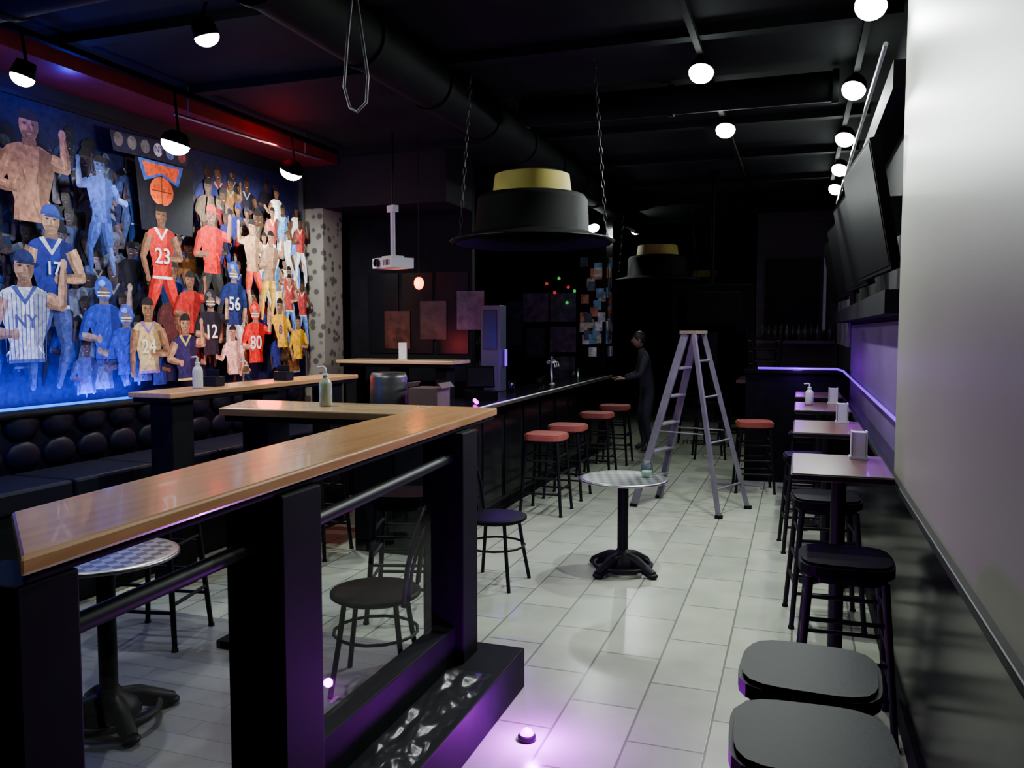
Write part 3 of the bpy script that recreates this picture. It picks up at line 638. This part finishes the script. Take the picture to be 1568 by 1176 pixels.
pl('glow_blue',(-4.3,3.3,1.5),22,(.01,.045,1),.1); pl('glow_blue_top',(-4.45,4.2,3.24),9,(.03,.02,1),.05)
pl('glow_red',(-4.1,6.0,3.22),8,(1,.03,.05),.05); pl('glow_red_low',(-4.2,5.9,1.5),12,(1,.08,.04),.1)
pl('glow_amber',(-3.33,6.9,2.13),3.5,(1,.25,.03),.03)
pl('glow_purple_wall',(.42,6.5,1.3),7,(.35,.01,1),typ='AREA',size=(.06,4.5),rot=(0,math.radians(90),0))
pl('glow_purple_booth',(0,9.5,1.32),8,(.35,.01,1),.05)
pl('glow_bar_purple',(-2.6,7.4,1.4),9,(.25,.02,1),.05); pl('glow_bar_end',(-2.2,6.3,1.3),9,(.4,.02,1),.05)
pl('glow_magenta',(-1.0,3.15,.12),30,(.55,.003,1),.02)
b=B(); b.lathe([(.001,0),(.035,0),(.038,.02),(.03,.028)],(0,0,0),blackm,20); b.lathe([(.03,.026),(.02,.045),(.001,.055)],(0,0,0),ledm,20); b.obj('floor_uplight',(-1.03,3.17,0))
# plastic film
b=B(); n=44; vs=[];fs=[]
for i in range(n):
    for j in range(n):
        u=i/(n-1);v=j/(n-1); X=-1.42+u*.2; Y=2.2+v*1.1; q=abs(noise.noise(Vector((X*11,Y*11,0))))+.2*noise.noise(Vector((X*30,Y*30,3)))
        vs.append((X,Y,.196+.05*max(0,q)))
for i in range(n-1):
    for j in range(n-1): fs.append((i*n+j,(i+1)*n+j,(i+1)*n+j+1,i*n+j+1))
b.add(vs,fs,plastic,True); b.obj('plastic_film')

# ---------------------------------------------------------- person at the bar
def person(loc,rz):
    root=link(D.objects.new('person',None)); root.location=loc; root.rotation_euler=(0,0,rz); root.scale=(.97,.97,.97)
    J={'pel':(0,0,.92,.135),'sp':(0,-.03,1.12,.125),'ch':(0,-.05,1.3,.15),'nk':(0,-.09,1.44,.06),'hd0':(0,-.11,1.50,.05),
       'hL':(.1,0,.86,.1),'kL':(.11,-.04,.48,.065),'aL':(.12,.02,.09,.042),'tL':(.13,-.12,.035,.04),
       'hR':(-.1,0,.86,.1),'kR':(-.12,-.08,.48,.065),'aR':(-.13,-.02,.09,.042),'tR':(-.14,-.16,.035,.04),
       'sL':(.19,-.06,1.36,.065),'eL':(.25,-.14,1.12,.045),'wL':(.17,-.34,1.06,.03),
       'sR':(-.19,-.06,1.36,.065),'eR':(-.25,-.12,1.12,.045),'wR':(-.18,-.32,1.06,.03)}
    E=[('pel','sp'),('sp','ch'),('ch','nk'),('nk','hd0'),('pel','hL'),('hL','kL'),('kL','aL'),('aL','tL'),('pel','hR'),('hR','kR'),('kR','aR'),('aR','tR'),('ch','sL'),('sL','eL'),('eL','wL'),('ch','sR'),('sR','eR'),('eR','wR')]
    ks=list(J); me=D.meshes.new('body'); me.from_pydata([J[k][:3] for k in ks],[(ks.index(a),ks.index(c)) for a,c in E],[])
    o=link(D.objects.new('body',me)); o.parent=root; o.modifiers.new('skin','SKIN')
    for i,k in enumerate(ks): me.skin_vertices[0].data[i].radius=(J[k][3],J[k][3]*(.8 if k in('pel','sp','ch') else 1))
    me.skin_vertices[0].data[0].use_root=True
    s=o.modifiers.new('sub','SUBSURF'); s.levels=2; s.render_levels=2; me.materials.append(mat('dark_clothes',(.02,.02,.03),.8,var=.2))
    skin=mat('skin',(.25,.14,.095),.5); b=B(); C=Vector((0,-.14,1.6))
    b.sph(C,.085,skin,(.88,1.02,1.3),24,16); b.sph(C+Vector((0,-.09,-.005)),.016,skin,(.8,1.1,1.4)); b.tube([C+Vector((-.025,-.083,-.05)),C+Vector((.025,-.083,-.05))],.005,mat('lips',(.25,.09,.08),.5),6)
    for sx in(-1,1): b.sph(C+Vector((sx*.03,-.078,.012)),.011,mat('eye',(.05,.04,.04),.2)); b.sph(C+Vector((sx*.078,.005,0)),.02,skin,(.4,.8,1.3))
    b.sph(C+Vector((0,.015,.03)),.092,mat('hair',(.015,.012,.01),.6),(.92,1.0,1.15),24,16)
    for sx in(-1,1):
        w=Vector((sx*.175,-.34,1.06)); b.sph(w+Vector((0,-.05,0)),.04,skin,(.9,1.2,.45))
        for f in range(4): q=w+Vector((sx*(.03-.02*f),-.085,0)); L=[.055,.07,.075,.065][f]; b.tube([q,q+Vector((0,-L*.6,-.004)),q+Vector((0,-L,-.02))],[.009,.008,.006],skin,8)
        b.tube([w+Vector((-sx*.03,-.03,0)),w+Vector((-sx*.06,-.06,-.01)),w+Vector((-sx*.06,-.09,-.02))],[.011,.009,.007],skin,8)
    b.obj('head_and_hands',parent=root)
person((-1.97,11.5,0),-1.25)

# ---------------------------------------------------------- world + camera
w=D.worlds.new('W'); S.world=w; w.use_nodes=True; w.node_tree.nodes['Background'].inputs[0].default_value=(.02,.02,.03,1); w.node_tree.nodes['Background'].inputs[1].default_value=.3
cd=D.cameras.new('Camera'); cam=link(D.objects.new('Camera',cd)); cd.sensor_width=36; cd.lens=29.1; cd.clip_start=.05
cam.location=(0,0,1.7); cam.rotation_euler=(math.radians(86.25),0,math.radians(19.06)); S.camera=cam
